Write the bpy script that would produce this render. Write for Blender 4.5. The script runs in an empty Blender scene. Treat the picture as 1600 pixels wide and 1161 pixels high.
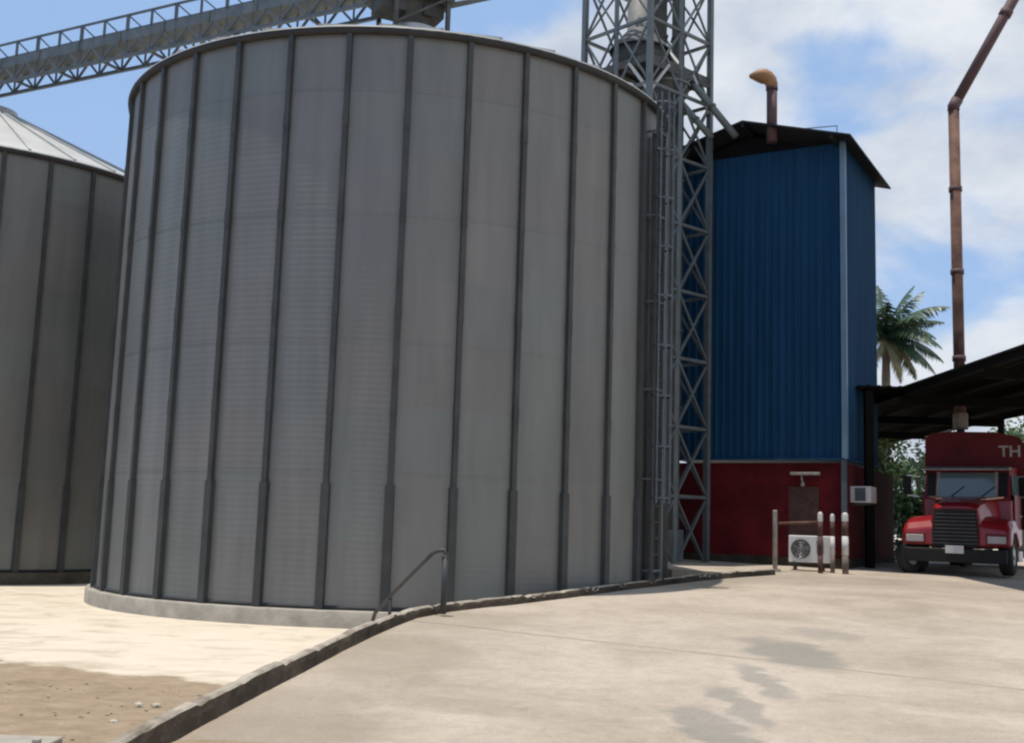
import bpy, bmesh, math, random
from mathutils import Vector, Matrix
from math import sin, cos, pi, radians as R

S = bpy.context.scene
C = S.collection
random.seed(7)

# ------------------------------------------------------------------ camera
F, PITCH, ROLL = 1750.0, 0.136153, 0.0326027          # focal length in photo pixels (1600 wide)
fw = Vector((0, cos(PITCH), sin(PITCH)))
_ri = Vector((1, 0, 0)); _up = Vector((0, -sin(PITCH), cos(PITCH)))
ri = cos(ROLL)*_ri + sin(ROLL)*_up
up = -sin(ROLL)*_ri + cos(ROLL)*_up
cam = bpy.data.cameras.new('camera'); co = bpy.data.objects.new('camera', cam); C.objects.link(co)
cam.sensor_width = 36; cam.lens = 36*F/1600; cam.clip_start = .1; cam.clip_end = 6000
co.matrix_world = Matrix(((ri.x, up.x, -fw.x, 0), (ri.y, up.y, -fw.y, 0), (ri.z, up.z, -fw.z, 0), (0, 0, 0, 1)))
S.camera = co

def ray(px, py): return fw + ri*((px-800)/F) - up*((py-580.5)/F)
def at(px, py, Y):                                     # point seen at a photo pixel, Y metres ahead
    d = ray(px, py); return d*(Y/d.y)
def atz(px, py, z):
    d = ray(px, py); return d*(z/d.z)
G0, GS, GY = -1.9, .04, 30.0
def gz(y): return G0 + GS*min(y, GY)                   # the ramp of the concrete road
def on_road(px, py):
    d = ray(px, py); t = G0/(d.z - GS*d.y); p = d*t
    if p.y > GY: p = d*((G0+GS*GY)/d.z)
    return p

# ------------------------------------------------------------------ light
SUN_EL, SUN_AZ = 83.0, -100.0                           # azimuth from +Y, clockwise (negative: to the left)
sd = Vector((sin(R(SUN_AZ))*cos(R(SUN_EL)), cos(R(SUN_AZ))*cos(R(SUN_EL)), sin(R(SUN_EL))))
sl = bpy.data.lights.new('sun', 'SUN'); sl.energy = 4.2; sl.angle = R(.5); sl.color = (1, .93, .82)
so = bpy.data.objects.new('sun', sl); C.objects.link(so); so.rotation_euler = sd.to_track_quat('Z', 'Y').to_euler()
so.location = (-20, 10, 40)

w = bpy.data.worlds.new('World'); S.world = w; w.use_nodes = True
nt = w.node_tree; nt.nodes.clear()
def N(t, typ, **kw):
    n = t.nodes.new(typ)
    for k, v in kw.items():
        if k == 'inp':
            for a, b in v.items(): n.inputs[a].default_value = b
        else: setattr(n, k, v)
    return n
def world():
    L = nt.links
    sky = N(nt, 'ShaderNodeTexSky', sky_type='NISHITA', sun_disc=False, sun_elevation=R(SUN_EL), sun_rotation=R(SUN_AZ),
            air_density=1.0, dust_density=1.2, ozone_density=1.0)
    tc = N(nt, 'ShaderNodeTexCoord')
    mp = N(nt, 'ShaderNodeMapping', inp={'Location': (2.2, 9.4, 4.1), 'Scale': (1, 1, 1.7)})
    L.new(tc.outputs['Generated'], mp.inputs['Vector'])
    n1 = N(nt, 'ShaderNodeTexNoise', inp={'Scale': 4.4, 'Detail': 9, 'Roughness': .54, 'Distortion': .3})
    L.new(mp.outputs[0], n1.inputs['Vector'])
    sx = N(nt, 'ShaderNodeSeparateXYZ'); L.new(tc.outputs['Generated'], sx.inputs[0])
    bias = N(nt, 'ShaderNodeMapRange', inp={1: -.16, 2: .16, 3: -.15, 4: .095}); L.new(sx.outputs['X'], bias.inputs[0])
    ad = N(nt, 'ShaderNodeMath', operation='ADD'); L.new(n1.outputs[0], ad.inputs[0]); L.new(bias.outputs[0], ad.inputs[1])
    rp = N(nt, 'ShaderNodeMapRange', interpolation_type='SMOOTHSTEP', inp={1: .425, 2: .60, 3: .06, 4: .95})
    L.new(ad.outputs[0], rp.inputs[0])
    n2 = N(nt, 'ShaderNodeTexNoise', inp={'Scale': 6.0, 'Detail': 6, 'Roughness': .55}); L.new(mp.outputs[0], n2.inputs['Vector'])
    cr = N(nt, 'ShaderNodeValToRGB')
    cr.color_ramp.elements[0].position = .34; cr.color_ramp.elements[0].color = (4.7, 5.4, 6.6, 1)
    cr.color_ramp.elements[1].position = .66; cr.color_ramp.elements[1].color = (8.5, 8.8, 9.2, 1)
    L.new(n2.outputs[0], cr.inputs[0])
    # thin veil that lifts the clear blue as well
    veil = N(nt, 'ShaderNodeMix', data_type='RGBA', inp={0: .68, 7: (3.8, 6.05, 10.0, 1)}); L.new(sky.outputs[0], veil.inputs[6])
    mx = N(nt, 'ShaderNodeMix', data_type='RGBA'); L.new(rp.outputs[0], mx.inputs[0])
    L.new(veil.outputs[2], mx.inputs[6]); L.new(cr.outputs[0], mx.inputs[7])
    bg = N(nt, 'ShaderNodeBackground', inp={'Strength': .1}); L.new(mx.outputs[2], bg.inputs[0])
    out = N(nt, 'ShaderNodeOutputWorld'); L.new(bg.outputs[0], out.inputs[0])
world()
S.view_settings.view_transform = 'Standard'; S.view_settings.look = 'None'
S.view_settings.exposure = 0.0; S.view_settings.gamma = 1; S.view_settings.use_curve_mapping = False
S.cycles.pixel_filter_type = 'GAUSSIAN'; S.cycles.filter_width = 2.6     # a soft phone lens
S.cycles.max_bounces = 6

# ------------------------------------------------------------------ materials
def mat(name, col, rough=.6, metal=0.0, var=.12, scale=3.0, bump=0.0, bscale=20.0, spec=.4, col2=None, detail=5, stretch=(1, 1, 1), coat=0):
    m = bpy.data.materials.new(name); m.use_nodes = True
    t = m.node_tree; b = t.nodes['Principled BSDF']
    b.inputs['Roughness'].default_value = rough; b.inputs['Metallic'].default_value = metal
    b.inputs['Specular IOR Level'].default_value = spec
    b.inputs['Coat Weight'].default_value = coat
    tc = N(t, 'ShaderNodeTexCoord'); mp = N(t, 'ShaderNodeMapping', inp={'Scale': stretch}); t.links.new(tc.outputs['Object'], mp.inputs[0])
    n = N(t, 'ShaderNodeTexNoise', inp={'Scale': scale, 'Detail': detail, 'Roughness': .6}); t.links.new(mp.outputs[0], n.inputs['Vector'])
    r = N(t, 'ShaderNodeValToRGB'); e = r.color_ramp.elements
    c1 = [c*(1-var) for c in col]; c2 = list(col2) if col2 else [min(1, c*(1+var)) for c in col]
    e[0].position = .32; e[0].color = (*c1, 1); e[1].position = .68; e[1].color = (*c2, 1)
    t.links.new(n.outputs[0], r.inputs[0]); t.links.new(r.outputs[0], b.inputs['Base Color'])
    if bump:
        n2 = N(t, 'ShaderNodeTexNoise', inp={'Scale': bscale, 'Detail': 6}); t.links.new(mp.outputs[0], n2.inputs['Vector'])
        bp = N(t, 'ShaderNodeBump', inp={'Strength': bump, 'Distance': .02}); t.links.new(n2.outputs[0], bp.inputs['Height'])
        t.links.new(bp.outputs[0], b.inputs['Normal'])
    m['r'] = 0
    return m

def silo_mat(name, col):
    m = bpy.data.materials.new(name); m.use_nodes = True
    t = m.node_tree; L = t.links; b = t.nodes['Principled BSDF']
    b.inputs['Metallic'].default_value = .35; b.inputs['Roughness'].default_value = .5
    tc = N(t, 'ShaderNodeTexCoord')
    at_ = N(t, 'ShaderNodeAttribute', attribute_name='tone')
    mp = N(t, 'ShaderNodeMapping', inp={'Scale': (2.2, 2.2, .22)}); L.new(tc.outputs['Object'], mp.inputs[0])
    st = N(t, 'ShaderNodeTexNoise', inp={'Scale': 1.6, 'Detail': 6, 'Roughness': .6}); L.new(mp.outputs[0], st.inputs['Vector'])   # rain streaks
    bl = N(t, 'ShaderNodeTexNoise', inp={'Scale': .55, 'Detail': 4}); L.new(tc.outputs['Object'], bl.inputs['Vector'])             # weathering
    s1 = N(t, 'ShaderNodeMapRange', inp={1: .3, 2: .7, 3: .88, 4: 1.10}); L.new(st.outputs[0], s1.inputs[0])
    s2 = N(t, 'ShaderNodeMapRange', inp={1: .3, 2: .7, 3: .93, 4: 1.07}); L.new(bl.outputs[0], s2.inputs[0])
    mu = N(t, 'ShaderNodeMath', operation='MULTIPLY'); L.new(s1.outputs[0], mu.inputs[0]); L.new(s2.outputs[0], mu.inputs[1])
    vm = N(t, 'ShaderNodeVectorMath', operation='SCALE'); L.new(at_.outputs['Color'], vm.inputs[0]); L.new(mu.outputs[0], vm.inputs['Scale'])
    v2 = N(t, 'ShaderNodeVectorMath', operation='MULTIPLY', inp={1: col}); L.new(vm.outputs[0], v2.inputs[0])
    L.new(v2.outputs[0], b.inputs['Base Color'])
    rr = N(t, 'ShaderNodeMapRange', inp={1: .3, 2: .7, 3: .42, 4: .6}); L.new(bl.outputs[0], rr.inputs[0]); L.new(rr.outputs[0], b.inputs['Roughness'])
    sx = N(t, 'ShaderNodeSeparateXYZ'); L.new(tc.outputs['Object'], sx.inputs[0])
    m1 = N(t, 'ShaderNodeMath', operation='MULTIPLY', inp={1: 2*pi/.104}); L.new(sx.outputs['Z'], m1.inputs[0])
    si = N(t, 'ShaderNodeMath', operation='SINE'); L.new(m1.outputs[0], si.inputs[0])
    bp = N(t, 'ShaderNodeBump', inp={'Strength': .06, 'Distance': .012}); L.new(si.outputs[0], bp.inputs['Height'])
    L.new(bp.outputs[0], b.inputs['Normal'])
    return m

M = {}
M['silo'] = silo_mat('galvanised_sheet', (.188, .189, .178))
M['stiff'] = mat('galvanised_stiffener', (.06, .063, .063), .55, .3, .2, 2)
M['eave'] = mat('eave_steel', (.035, .036, .037), .7, .1, .2, 2)
M['roof'] = mat('galvanised_roof', (.42, .42, .40), .55, .2, .12, 1.2)
M['conc'] = mat('ring_concrete', (.33, .30, .25), .9, 0, .22, 2.5, .4, 18)
M['conc_dark'] = mat('dark_concrete', (.085, .07, .048), .95, 0, .35, 2.5, .4, 18)  # darker olive-brown concrete for the farther silo's ring
M['steel'] = mat('grey_steel', (.13, .15, .155), .5, .35, .18, 3)
M['steel_dark'] = mat('dark_steel', (.075, .075, .07), .6, .2, .3, 3)
M['steel_lattice'] = mat('lattice_steel', (.10, .12, .135), .5, .3, .2, 3)
M['cone'] = mat('dull_grey_cone', (.19, .195, .19), .65, .1, .2, 3)
M['galv_pale'] = mat('pale_galvanised', (.42, .43, .43), .5, .3, .12, 2)
M['blue'] = mat('blue_sheet', (.008, .050, .112), .6, 0, .2, 1.2, spec=.15, stretch=(3, 3, .25))
M['blue_trim'] = mat('pale_blue_trim', (.13, .22, .31), .5, 0, .1, 2)
M['roof_dark'] = mat('dark_roof_sheet', (.016, .018, .024), .75, 0, .2, 2, spec=.15)
M['red_wall'] = mat('red_painted_wall', (.098, .007, .010), .8, 0, .4, 1.1, .2, 25, .2)
M['rust'] = mat('rusty_pipe', (.10, .04, .03), .8, 0, .35, 2.5, .3, 30, col2=(.19, .10, .065))
M['tan_duct'] = mat('tan_painted_duct', (.27, .14, .065), .6, 0, .25, 3)
M['cowl_sun_highlight'] = mat('cowl_highlight_paint', (.70, .36, .24), .5, 0, .15, 4)
M['duct'] = mat('purple_brown_duct', (.10, .055, .055), .7, 0, .2, 3)
M['white'] = mat('white_paint', (.58, .56, .54), .55, 0, .12, 5)
M['ac_white'] = mat('white_enamel', (.74, .73, .72), .5, 0, .06, 5)
M['dirty_white'] = mat('dirty_white_paint', (.30, .27, .25), .7, 0, .3, 5)
M['black'] = mat('black_paint', (.010, .009, .009), .7, 0, .2, 4)
M['gable_shade'] = mat('gable_shade_black', (.010, .010, .013), .9, 0, .2, 4, spec=.1)  # black colour stands in for the shade inside the open gable
M['grey_brown'] = mat('grey_brown_paint', (.15, .115, .10), .8, 0, .35, 6)
M['brown_pipe'] = mat('brown_pipe_paint', (.075, .035, .03), .7, 0, .3, 5)
M['truck_red'] = mat('truck_red_paint', (.27, .008, .012), .36, 0, .12, 2, coat=.5)
M['truck_dark_red'] = mat('truck_dark_red', (.17, .010, .013), .6, 0, .25, 1.6)
M['rubber'] = mat('rubber', (.02, .02, .02), .85, 0, .2, 8)
M['chrome'] = mat('dull_chrome', (.5, .5, .5), .35, .7, .1, 4)
M['lens'] = mat('lamp_lens', (.42, .37, .36), .2, 0, .08, 6)
M['rail'] = mat('dark_handrail_paint', (.05, .05, .052), .5, .2, .3, 6)
M['canopy'] = mat('canopy_sheet', (.008, .0075, .007), .9, 0, .3, 1.5, spec=.1)
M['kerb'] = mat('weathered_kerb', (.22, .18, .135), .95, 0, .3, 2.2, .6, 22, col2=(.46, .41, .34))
M['kerb_face_shade'] = mat('kerb_face_shade', (.020, .015, .010), .95, 0, .4, .8, .6, 22, col2=(.085, .064, .045))
M['trunk'] = mat('palm_bark', (.16, .13, .10), .95, 0, .3, 6, .5, 15)
M['leaf'] = mat('leaves', (.075, .13, .045), .6, 0, .45, .9)
M['leaf_pale'] = mat('pale_leaves', (.12, .17, .075), .6, 0, .4, .9)
M['frond'] = mat('palm_frond', (.055, .095, .05), .45, 0, .35, 1.2)
M['frond_dry'] = mat('dry_frond', (.30, .27, .15), .7, 0, .3, 1.2)
M['stone'] = mat('pale_stone', (.42, .38, .31), .9, 0, .3, 8, .4, 30)
M['grit'] = mat('tan_grit', (.36, .29, .21), .95, 0, .35, 9, .4, 30)
M['plinth'] = mat('dirty_plinth', (.045, .036, .026), .95, 0, .4, 3, .4, 20)
gl = bpy.data.materials.new('windscreen_glass'); gl.use_nodes = True
_b = gl.node_tree.nodes['Principled BSDF']; _b.inputs['Base Color'].default_value = (.13, .18, .18, 1); _b.inputs['Roughness'].default_value = .12
_b.inputs['Specular IOR Level'].default_value = .8
M['glass'] = gl

# ------------------------------------------------------------------ mesh helpers
class MB:
    def __init__(s): s.v = []; s.f = []; s.sm = []; s.attr = []
    def add(s, vs, fs, smooth=False, tone=(1, 1, 1)):
        o = len(s.v); s.v += [Vector(v) for v in vs]
        for f in fs: s.f.append([i+o for i in f]); s.sm.append(smooth); s.attr.append(tone)
    def box(s, c, d, rz=0, M4=None):
        hx, hy, hz = d[0]/2, d[1]/2, d[2]/2
        m = M4 or Matrix.Rotation(rz, 3, 'Z')
        vs = [Vector(c) + m @ Vector((x*hx, y*hy, z*hz)) for z in (-1, 1) for y in (-1, 1) for x in (-1, 1)]
        s.add(vs, [(0, 2, 3, 1), (4, 5, 7, 6), (0, 1, 5, 4), (2, 6, 7, 3), (0, 4, 6, 2), (1, 3, 7, 5)])
    def bar(s, a, b, wd, ht=None, upv=None):             # square bar from a to b
        a = Vector(a); b = Vector(b); d = (b-a); l = d.length
        if l < 1e-6: return
        d.normalize(); u = Vector(upv) if upv else (Vector((0, 0, 1)) if abs(d.z) < .95 else Vector((0, 1, 0)))
        x = d.cross(u).normalized(); u = x.cross(d).normalized(); ht = ht or wd
        vs = [p + x*i*wd/2 + u*j*ht/2 for p in (a, b) for i, j in ((-1, -1), (1, -1), (1, 1), (-1, 1))]
        s.add(vs, [(3, 2, 1, 0), (4, 5, 6, 7), (0, 1, 5, 4), (1, 2, 6, 5), (2, 3, 7, 6), (3, 0, 4, 7)])
    def tube(s, pts, r, n=14, cap=True, smooth=True):
        pts = [Vector(p) for p in pts]; k = len(pts)
        rr = r if isinstance(r, (list, tuple)) else [r]*k
        vs = []; ref = None
        for i, p in enumerate(pts):
            t = (pts[min(i+1, k-1)] - pts[max(i-1, 0)]).normalized()
            if ref is None: ref = Vector((1, 0, 0)) if abs(t.x) < .8 else Vector((0, 1, 0))
            x = (ref - t*ref.dot(t)).normalized(); ref = x; y = t.cross(x)
            for j in range(n):
                a = 2*pi*j/n; vs.append(p + (x*cos(a) + y*sin(a))*rr[i])
        fs = [(i*n+j, i*n+(j+1) % n, (i+1)*n+(j+1) % n, (i+1)*n+j) for i in range(k-1) for j in range(n)]
        s.add(vs, fs, smooth)
        if cap:
            s.add(vs[:n], [tuple(range(n))[::-1]]); s.add(vs[-n:], [tuple(range(n))])
    def lathe(s, prof, n=48, c=(0, 0, 0), axis='Z', smooth=True, closed=False, a0=0, a1=2*pi):
        vs = []; full = abs(a1-a0-2*pi) < 1e-6; m = n if full else n+1
        for r, z in prof:
            for j in range(m):
                a = a0+(a1-a0)*j/n
                p = Vector((r*cos(a), r*sin(a), z))
                if axis == 'Y': p = Vector((p.x, p.z, p.y))
                if axis == 'X': p = Vector((p.z, p.x, p.y))
                vs.append(p+Vector(c))
        fs = []
        for i in range(len(prof)-1):
            for j in range(n):
                j2 = (j+1) % m if full else j+1
                fs.append((i*m+j, i*m+j2, (i+1)*m+j2, (i+1)*m+j))
        s.add(vs, fs, smooth)
    def prism(s, poly, y0, y1, smooth=False):            # polygon in x,z pushed along y
        n = len(poly); vs = [(x, y, z) for y in (y0, y1) for x, z in poly]
        s.add(vs, [tuple(range(n)), tuple(range(2*n-1, n-1, -1))] + [(i, i+n, (i+1) % n+n, (i+1) % n) for i in range(n)], smooth)
    def loft(s, rings, cap=True, smooth=False):          # rings of equal length
        n = len(rings[0]); vs = [v for r in rings for v in r]
        fs = [(i*n+j, i*n+(j+1) % n, (i+1)*n+(j+1) % n, (i+1)*n+j) for i in range(len(rings)-1) for j in range(n)]
        s.add(vs, fs, smooth)
        if cap: s.add(rings[0], [tuple(range(n))[::-1]]); s.add(rings[-1], [tuple(range(n))])
    def build(s, name, m, parent=None, bevel=0, recalc=True, tone=False):
        me = bpy.data.meshes.new(name); me.from_pydata([tuple(v) for v in s.v], [], s.f)
        for p, q in zip(me.polygons, s.sm): p.use_smooth = q
        if recalc:
            bm = bmesh.new(); bm.from_mesh(me)
            bmesh.ops.remove_doubles(bm, verts=bm.verts, dist=1e-5)
            bmesh.ops.recalc_face_normals(bm, faces=bm.faces)
            bm.to_mesh(me); bm.free()
        if tone:
            a = me.attributes.new('tone', 'FLOAT_COLOR', 'FACE')
            for i, c in enumerate(s.attr): a.data[i].color = (*c, 1)
        me.materials.append(m)
        o = bpy.data.objects.new(name, me); C.objects.link(o)
        if parent: o.parent = parent
        if bevel:
            b = o.modifiers.new('bevel', 'BEVEL'); b.width = bevel; b.segments = 2; b.limit_method = 'ANGLE'
        return o

def tag(o, label=None, cat=None, group=None, kind=None):
    if label: o['label'] = label
    if cat: o['category'] = cat
    if group: o['group'] = group
    if kind: o['kind'] = kind
    return o
def thing(name, loc, label, cat, rz=0, group=None):
    o = bpy.data.objects.new(name, None); o.empty_display_size = .3; C.objects.link(o)
    o.location = loc; o.rotation_euler = (0, 0, rz); return tag(o, label, cat, group)
def copy_tree(o, parent=None):
    c = o.copy(); C.objects.link(c); c.parent = parent
    for ch in [x for x in bpy.data.objects if x.parent == o]: copy_tree(ch, c)
    return c
def text_mesh(name, s, size, m, parent, depth=.006):
    cu = bpy.data.curves.new(name+'_curve', 'FONT'); cu.body = s; cu.size = size; cu.extrude = depth; cu.align_x = 'CENTER'; cu.align_y = 'CENTER'
    cu.offset = size*.012
    t = bpy.data.objects.new(name+'_text', cu); C.objects.link(t)
    bpy.context.view_layer.update()
    me = bpy.data.meshes.new_from_object(t.evaluated_get(bpy.context.evaluated_depsgraph_get()))
    bpy.data.objects.remove(t); me.materials.clear(); me.materials.append(m)
    o = bpy.data.objects.new(name, me); C.objects.link(o); o.parent = parent; return o

# ------------------------------------------------------------------ ground, yard, road
def sstep(a, b, x):
    t = max(0, min(1, (x-a)/(b-a))); return t*t*(3-2*t)
YZ = -1.71
def yard_z(x, y): return YZ + .14*(1-sstep(7.5, 12, y))
def soil_mat():
    m = mat('yard', (.4, .3, .2), .95); t = m.node_tree; L = t.links; b = t.nodes['Principled BSDF']
    tc = N(t, 'ShaderNodeTexCoord'); sx = N(t, 'ShaderNodeSeparateXYZ'); L.new(tc.outputs['Object'], sx.inputs[0])
    p0 = atz(0, 1030, YZ+.02); p1 = atz(390, 1072, YZ+.02)
    d = (p1-p0).xy.normalized(); nx, ny = -d.y, d.x       # boundary line between brown soil and pale apron
    if ny < 0: nx, ny = -nx, -ny
    a = N(t, 'ShaderNodeMath', operation='MULTIPLY', inp={1: nx}); L.new(sx.outputs['X'], a.inputs[0])
    c = N(t, 'ShaderNodeMath', operation='MULTIPLY_ADD', inp={1: ny}); L.new(sx.outputs['Y'], c.inputs[0]); L.new(a.outputs[0], c.inputs[2])
    e = N(t, 'ShaderNodeMath', operation='SUBTRACT', inp={1: p0.x*nx+p0.y*ny}); L.new(c.outputs[0], e.inputs[0])
    ns = N(t, 'ShaderNodeTexNoise', inp={'Scale': 1.1, 'Detail': 7, 'Roughness': .6}); L.new(tc.outputs['Object'], ns.inputs['Vector'])
    f = N(t, 'ShaderNodeMath', operation='MULTIPLY_ADD', inp={1: 1.5, 2: -.75}); L.new(ns.outputs[0], f.inputs[0])
    g = N(t, 'ShaderNodeMath', operation='ADD'); L.new(e.outputs[0], g.inputs[0]); L.new(f.outputs[0], g.inputs[1])
    k = N(t, 'ShaderNodeMapRange', interpolation_type='SMOOTHSTEP', inp={1: -.12, 2: .12}); L.new(g.outputs[0], k.inputs[0])
    # pale dusty apron
    mp = N(t, 'ShaderNodeMapping', inp={'Scale': (.75, 1.2, 1), 'Rotation': (0, 0, .1)}); L.new(tc.outputs['Object'], mp.inputs[0])
    n1 = N(t, 'ShaderNodeTexNoise', inp={'Scale': 1.5, 'Detail': 7, 'Roughness': .62, 'Distortion': .8}); L.new(mp.outputs[0], n1.inputs['Vector'])
    r1 = N(t, 'ShaderNodeValToRGB'); el = r1.color_ramp.elements
    el[0].position = .30; el[0].color = (.42, .36, .265, 1); el[1].position = .49; el[1].color = (.60, .52, .41, 1)
    x = el.new(.8); x.color = (.66, .58, .47, 1); L.new(n1.outputs[0], r1.inputs[0])
    # brown gritty soil
    n2 = N(t, 'ShaderNodeTexNoise', inp={'Scale': 3.2, 'Detail': 10, 'Roughness': .72}); L.new(tc.outputs['Object'], n2.inputs['Vector'])
    r2 = N(t, 'ShaderNodeValToRGB'); el = r2.color_ramp.elements
    el[0].position = .3; el[0].color = (.20, .145, .09, 1); el[1].position = .7; el[1].color = (.36, .275, .185, 1); L.new(n2.outputs[0], r2.inputs[0])
    mx = N(t, 'ShaderNodeMix', data_type='RGBA'); L.new(k.outputs[0], mx.inputs[0]); L.new(r2.outputs[0], mx.inputs[6]); L.new(r1.outputs[0], mx.inputs[7])
    L.new(mx.outputs[2], b.inputs['Base Color'])
    bp = N(t, 'ShaderNodeBump', inp={'Strength': .55, 'Distance': .05}); L.new(n2.outputs[0], bp.inputs['Height']); L.new(bp.outputs[0], b.inputs['Normal'])
    return m
M['yard'] = soil_mat()
g = MB()
xs = [-3000, -800, -200, -60] + [-34+i*1.0 for i in range(0, 48)] + [30, 60, 200, 800, 3000]
ys = [-200, -40, -10, 0] + [2+i*.5 for i in range(0, 40)] + [26, 32, 45, 80, 200, 800, 3500]
vs = [(x, y, yard_z(x, y) + (random.uniform(-.014, .014) if 5 < y < 12.5 and -10 < x < 2 else 0)) for y in ys for x in xs]
nx_ = len(xs)
g.add(vs, [(j*nx_+i, j*nx_+i+1, (j+1)*nx_+i+1, (j+1)*nx_+i) for j in range(len(ys)-1) for i in range(nx_-1)], True)
tag(g.build('ground', M['yard']), 'pale sandy yard with brown gritty soil around the silos', None, None, 'structure')

kb = [(150, 1236), (225, 1186), (300, 1143), (417, 1080), (476, 1050), (535, 1018), (582, 995), (623, 977), (652, 966), (705, 956), (758, 949.5), (800, 945.5), (901, 933), (979, 922), (1040, 914.5), (1102, 907), (1160, 902), (1212, 898.5)]
KP = [on_road(*p) for p in kb]
k0 = KP[0] + (KP[0]-KP[1]).normalized()*9
KP = [Vector((k0.x, k0.y, gz(k0.y)))] + KP
for p in KP: p.z = gz(p.y)

def road_mat():
    m = mat('road', (.4, .36, .3), .9); t = m.node_tree; L = t.links; b = t.nodes['Principled BSDF']
    tc = N(t, 'ShaderNodeTexCoord'); O = tc.outputs['Object']
    nA = N(t, 'ShaderNodeTexNoise', inp={'Scale': .55, 'Detail': 8, 'Roughness': .6, 'Distortion': .4}); L.new(O, nA.inputs['Vector'])
    nB = N(t, 'ShaderNodeTexNoise', inp={'Scale': 6, 'Detail': 8, 'Roughness': .75}); L.new(O, nB.inputs['Vector'])
    rA = N(t, 'ShaderNodeValToRGB'); el = rA.color_ramp.elements
    el[0].position = .34; el[0].color = (.315, .264, .205, 1); el[1].position = .60; el[1].color = (.43, .366, .297, 1); L.new(nA.outputs[0], rA.inputs[0])
    rB = N(t, 'ShaderNodeMapRange', inp={1: .3, 2: .7, 3: .86, 4: 1.1}); L.new(nB.outputs[0], rB.inputs[0])
    cur = N(t, 'ShaderNodeVectorMath', operation='SCALE'); L.new(rA.outputs[0], cur.inputs[0]); L.new(rB.outputs[0], cur.inputs['Scale'])
    # warped coordinates so that stains have ragged outlines
    nW = N(t, 'ShaderNodeTexNoise', inp={'Scale': 1.7, 'Detail': 5}); L.new(O, nW.inputs['Vector'])
    wv = N(t, 'ShaderNodeVectorMath', operation='MULTIPLY_ADD', inp={1: (.9, .9, 0), 2: (-.45, -.45, 0)}); L.new(nW.outputs['Color'], wv.inputs[0])
    wc = N(t, 'ShaderNodeVectorMath', operation='ADD'); L.new(O, wc.inputs[0]); L.new(wv.outputs[0], wc.inputs[1])
    def stain(cur, px, py, wpx, hpx, strength, rot=0.0, col=(.19, .18, .155, 1)):
        c = on_road(px, py); a = on_road(px+wpx/2, py); d = on_road(px, py-hpx/2)
        sx_, sy_ = max(.05, abs(a.x-c.x)), max(.05, abs(d.y-c.y))
        su = N(t, 'ShaderNodeVectorMath', operation='SUBTRACT', inp={1: (c.x, c.y, 0)}); L.new(wc.outputs[0], su.inputs[0])
        mp = N(t, 'ShaderNodeMapping', vector_type='TEXTURE', inp={'Rotation': (0, 0, rot), 'Scale': (sx_, sy_, 1e3)}); L.new(su.outputs[0], mp.inputs[0])
        ln = N(t, 'ShaderNodeVectorMath', operation='LENGTH'); L.new(mp.outputs[0], ln.inputs[0])
        mr = N(t, 'ShaderNodeMapRange', interpolation_type='SMOOTHSTEP', inp={1: .6, 2: 1.2, 3: strength, 4: 0}); L.new(ln.outputs['Value'], mr.inputs[0])
        mx = N(t, 'ShaderNodeMix', data_type='RGBA', inp={7: col}); L.new(mr.outputs[0], mx.inputs[0]); L.new(cur.outputs[2] if cur.bl_idname == 'ShaderNodeMix' else cur.outputs[0], mx.inputs[6])
        return mx
    cur = stain(cur, 1232, 1020, 125, 44, .72)
    cur = stain(cur, 1285, 990, 105, 20, .42)
    cur = stain(cur, 1196, 1064, 62, 52, .6)
    cur = stain(cur, 1150, 1100, 62, 60, .6)
    cur = stain(cur, 1105, 1135, 110, 70, .65)
    cur = stain(cur, 430, 1125, 330, 120, .55, 0, (.235, .19, .14, 1))
    cur = stain(cur, 620, 1025, 260, 70, .5, 0, (.25, .205, .15, 1))
    cur = stain(cur, 720, 972, 220, 26, .5, 0, (.27, .225, .165, 1))
    cur = stain(cur, 1330, 910, 500, 18, .45, 0, (.26, .22, .18, 1))
    def joint(cur, A, B, wid, strength):
        a, d = on_road(*A), on_road(*B); v = (d-a).xy.normalized(); n_ = Vector((-v.y, v.x, 0))
        dp = N(t, 'ShaderNodeVectorMath', operation='DOT_PRODUCT', inp={1: n_}); 
        wv2 = N(t, 'ShaderNodeVectorMath', operation='MULTIPLY_ADD', inp={1: (.12, .12, 0), 2: (-.06, -.06, 0)}); L.new(nW.outputs['Color'], wv2.inputs[0])
        ad = N(t, 'ShaderNodeVectorMath', operation='ADD'); L.new(O, ad.inputs[0]); L.new(wv2.outputs[0], ad.inputs[1]); L.new(ad.outputs[0], dp.inputs[0])
        su = N(t, 'ShaderNodeMath', operation='SUBTRACT', inp={1: a.dot(n_)}); L.new(dp.outputs['Value'], su.inputs[0])
        ab = N(t, 'ShaderNodeMath', operation='ABSOLUTE'); L.new(su.outputs[0], ab.inputs[0])
        mr = N(t, 'ShaderNodeMapRange', inp={1: wid*.4, 2: wid, 3: strength, 4: 0}); L.new(ab.outputs[0], mr.inputs[0])
        # the joint is worn: broken up by noise
        br = N(t, 'ShaderNodeMapRange', inp={1: .38, 2: .55, 3: .35, 4: 1}); L.new(nA.outputs[0], br.inputs[0])
        mu = N(t, 'ShaderNodeMath', operation='MULTIPLY'); L.new(mr.outputs[0], mu.inputs[0]); L.new(br.outputs[0], mu.inputs[1])
        mx = N(t, 'ShaderNodeMix', data_type='RGBA', inp={7: (.17, .15, .12, 1)}); L.new(mu.outputs[0], mx.inputs[0]); L.new(cur.outputs[2], mx.inputs[6])
        return mx
    cur = joint(cur, (1300, 1044), (1600, 1078), .045, .75)
    cur = joint(cur, (1400, 925), (1060, 1161), .02, .12)
    cur = joint(cur, (820, 962), (1180, 922), .02, .25)
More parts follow.
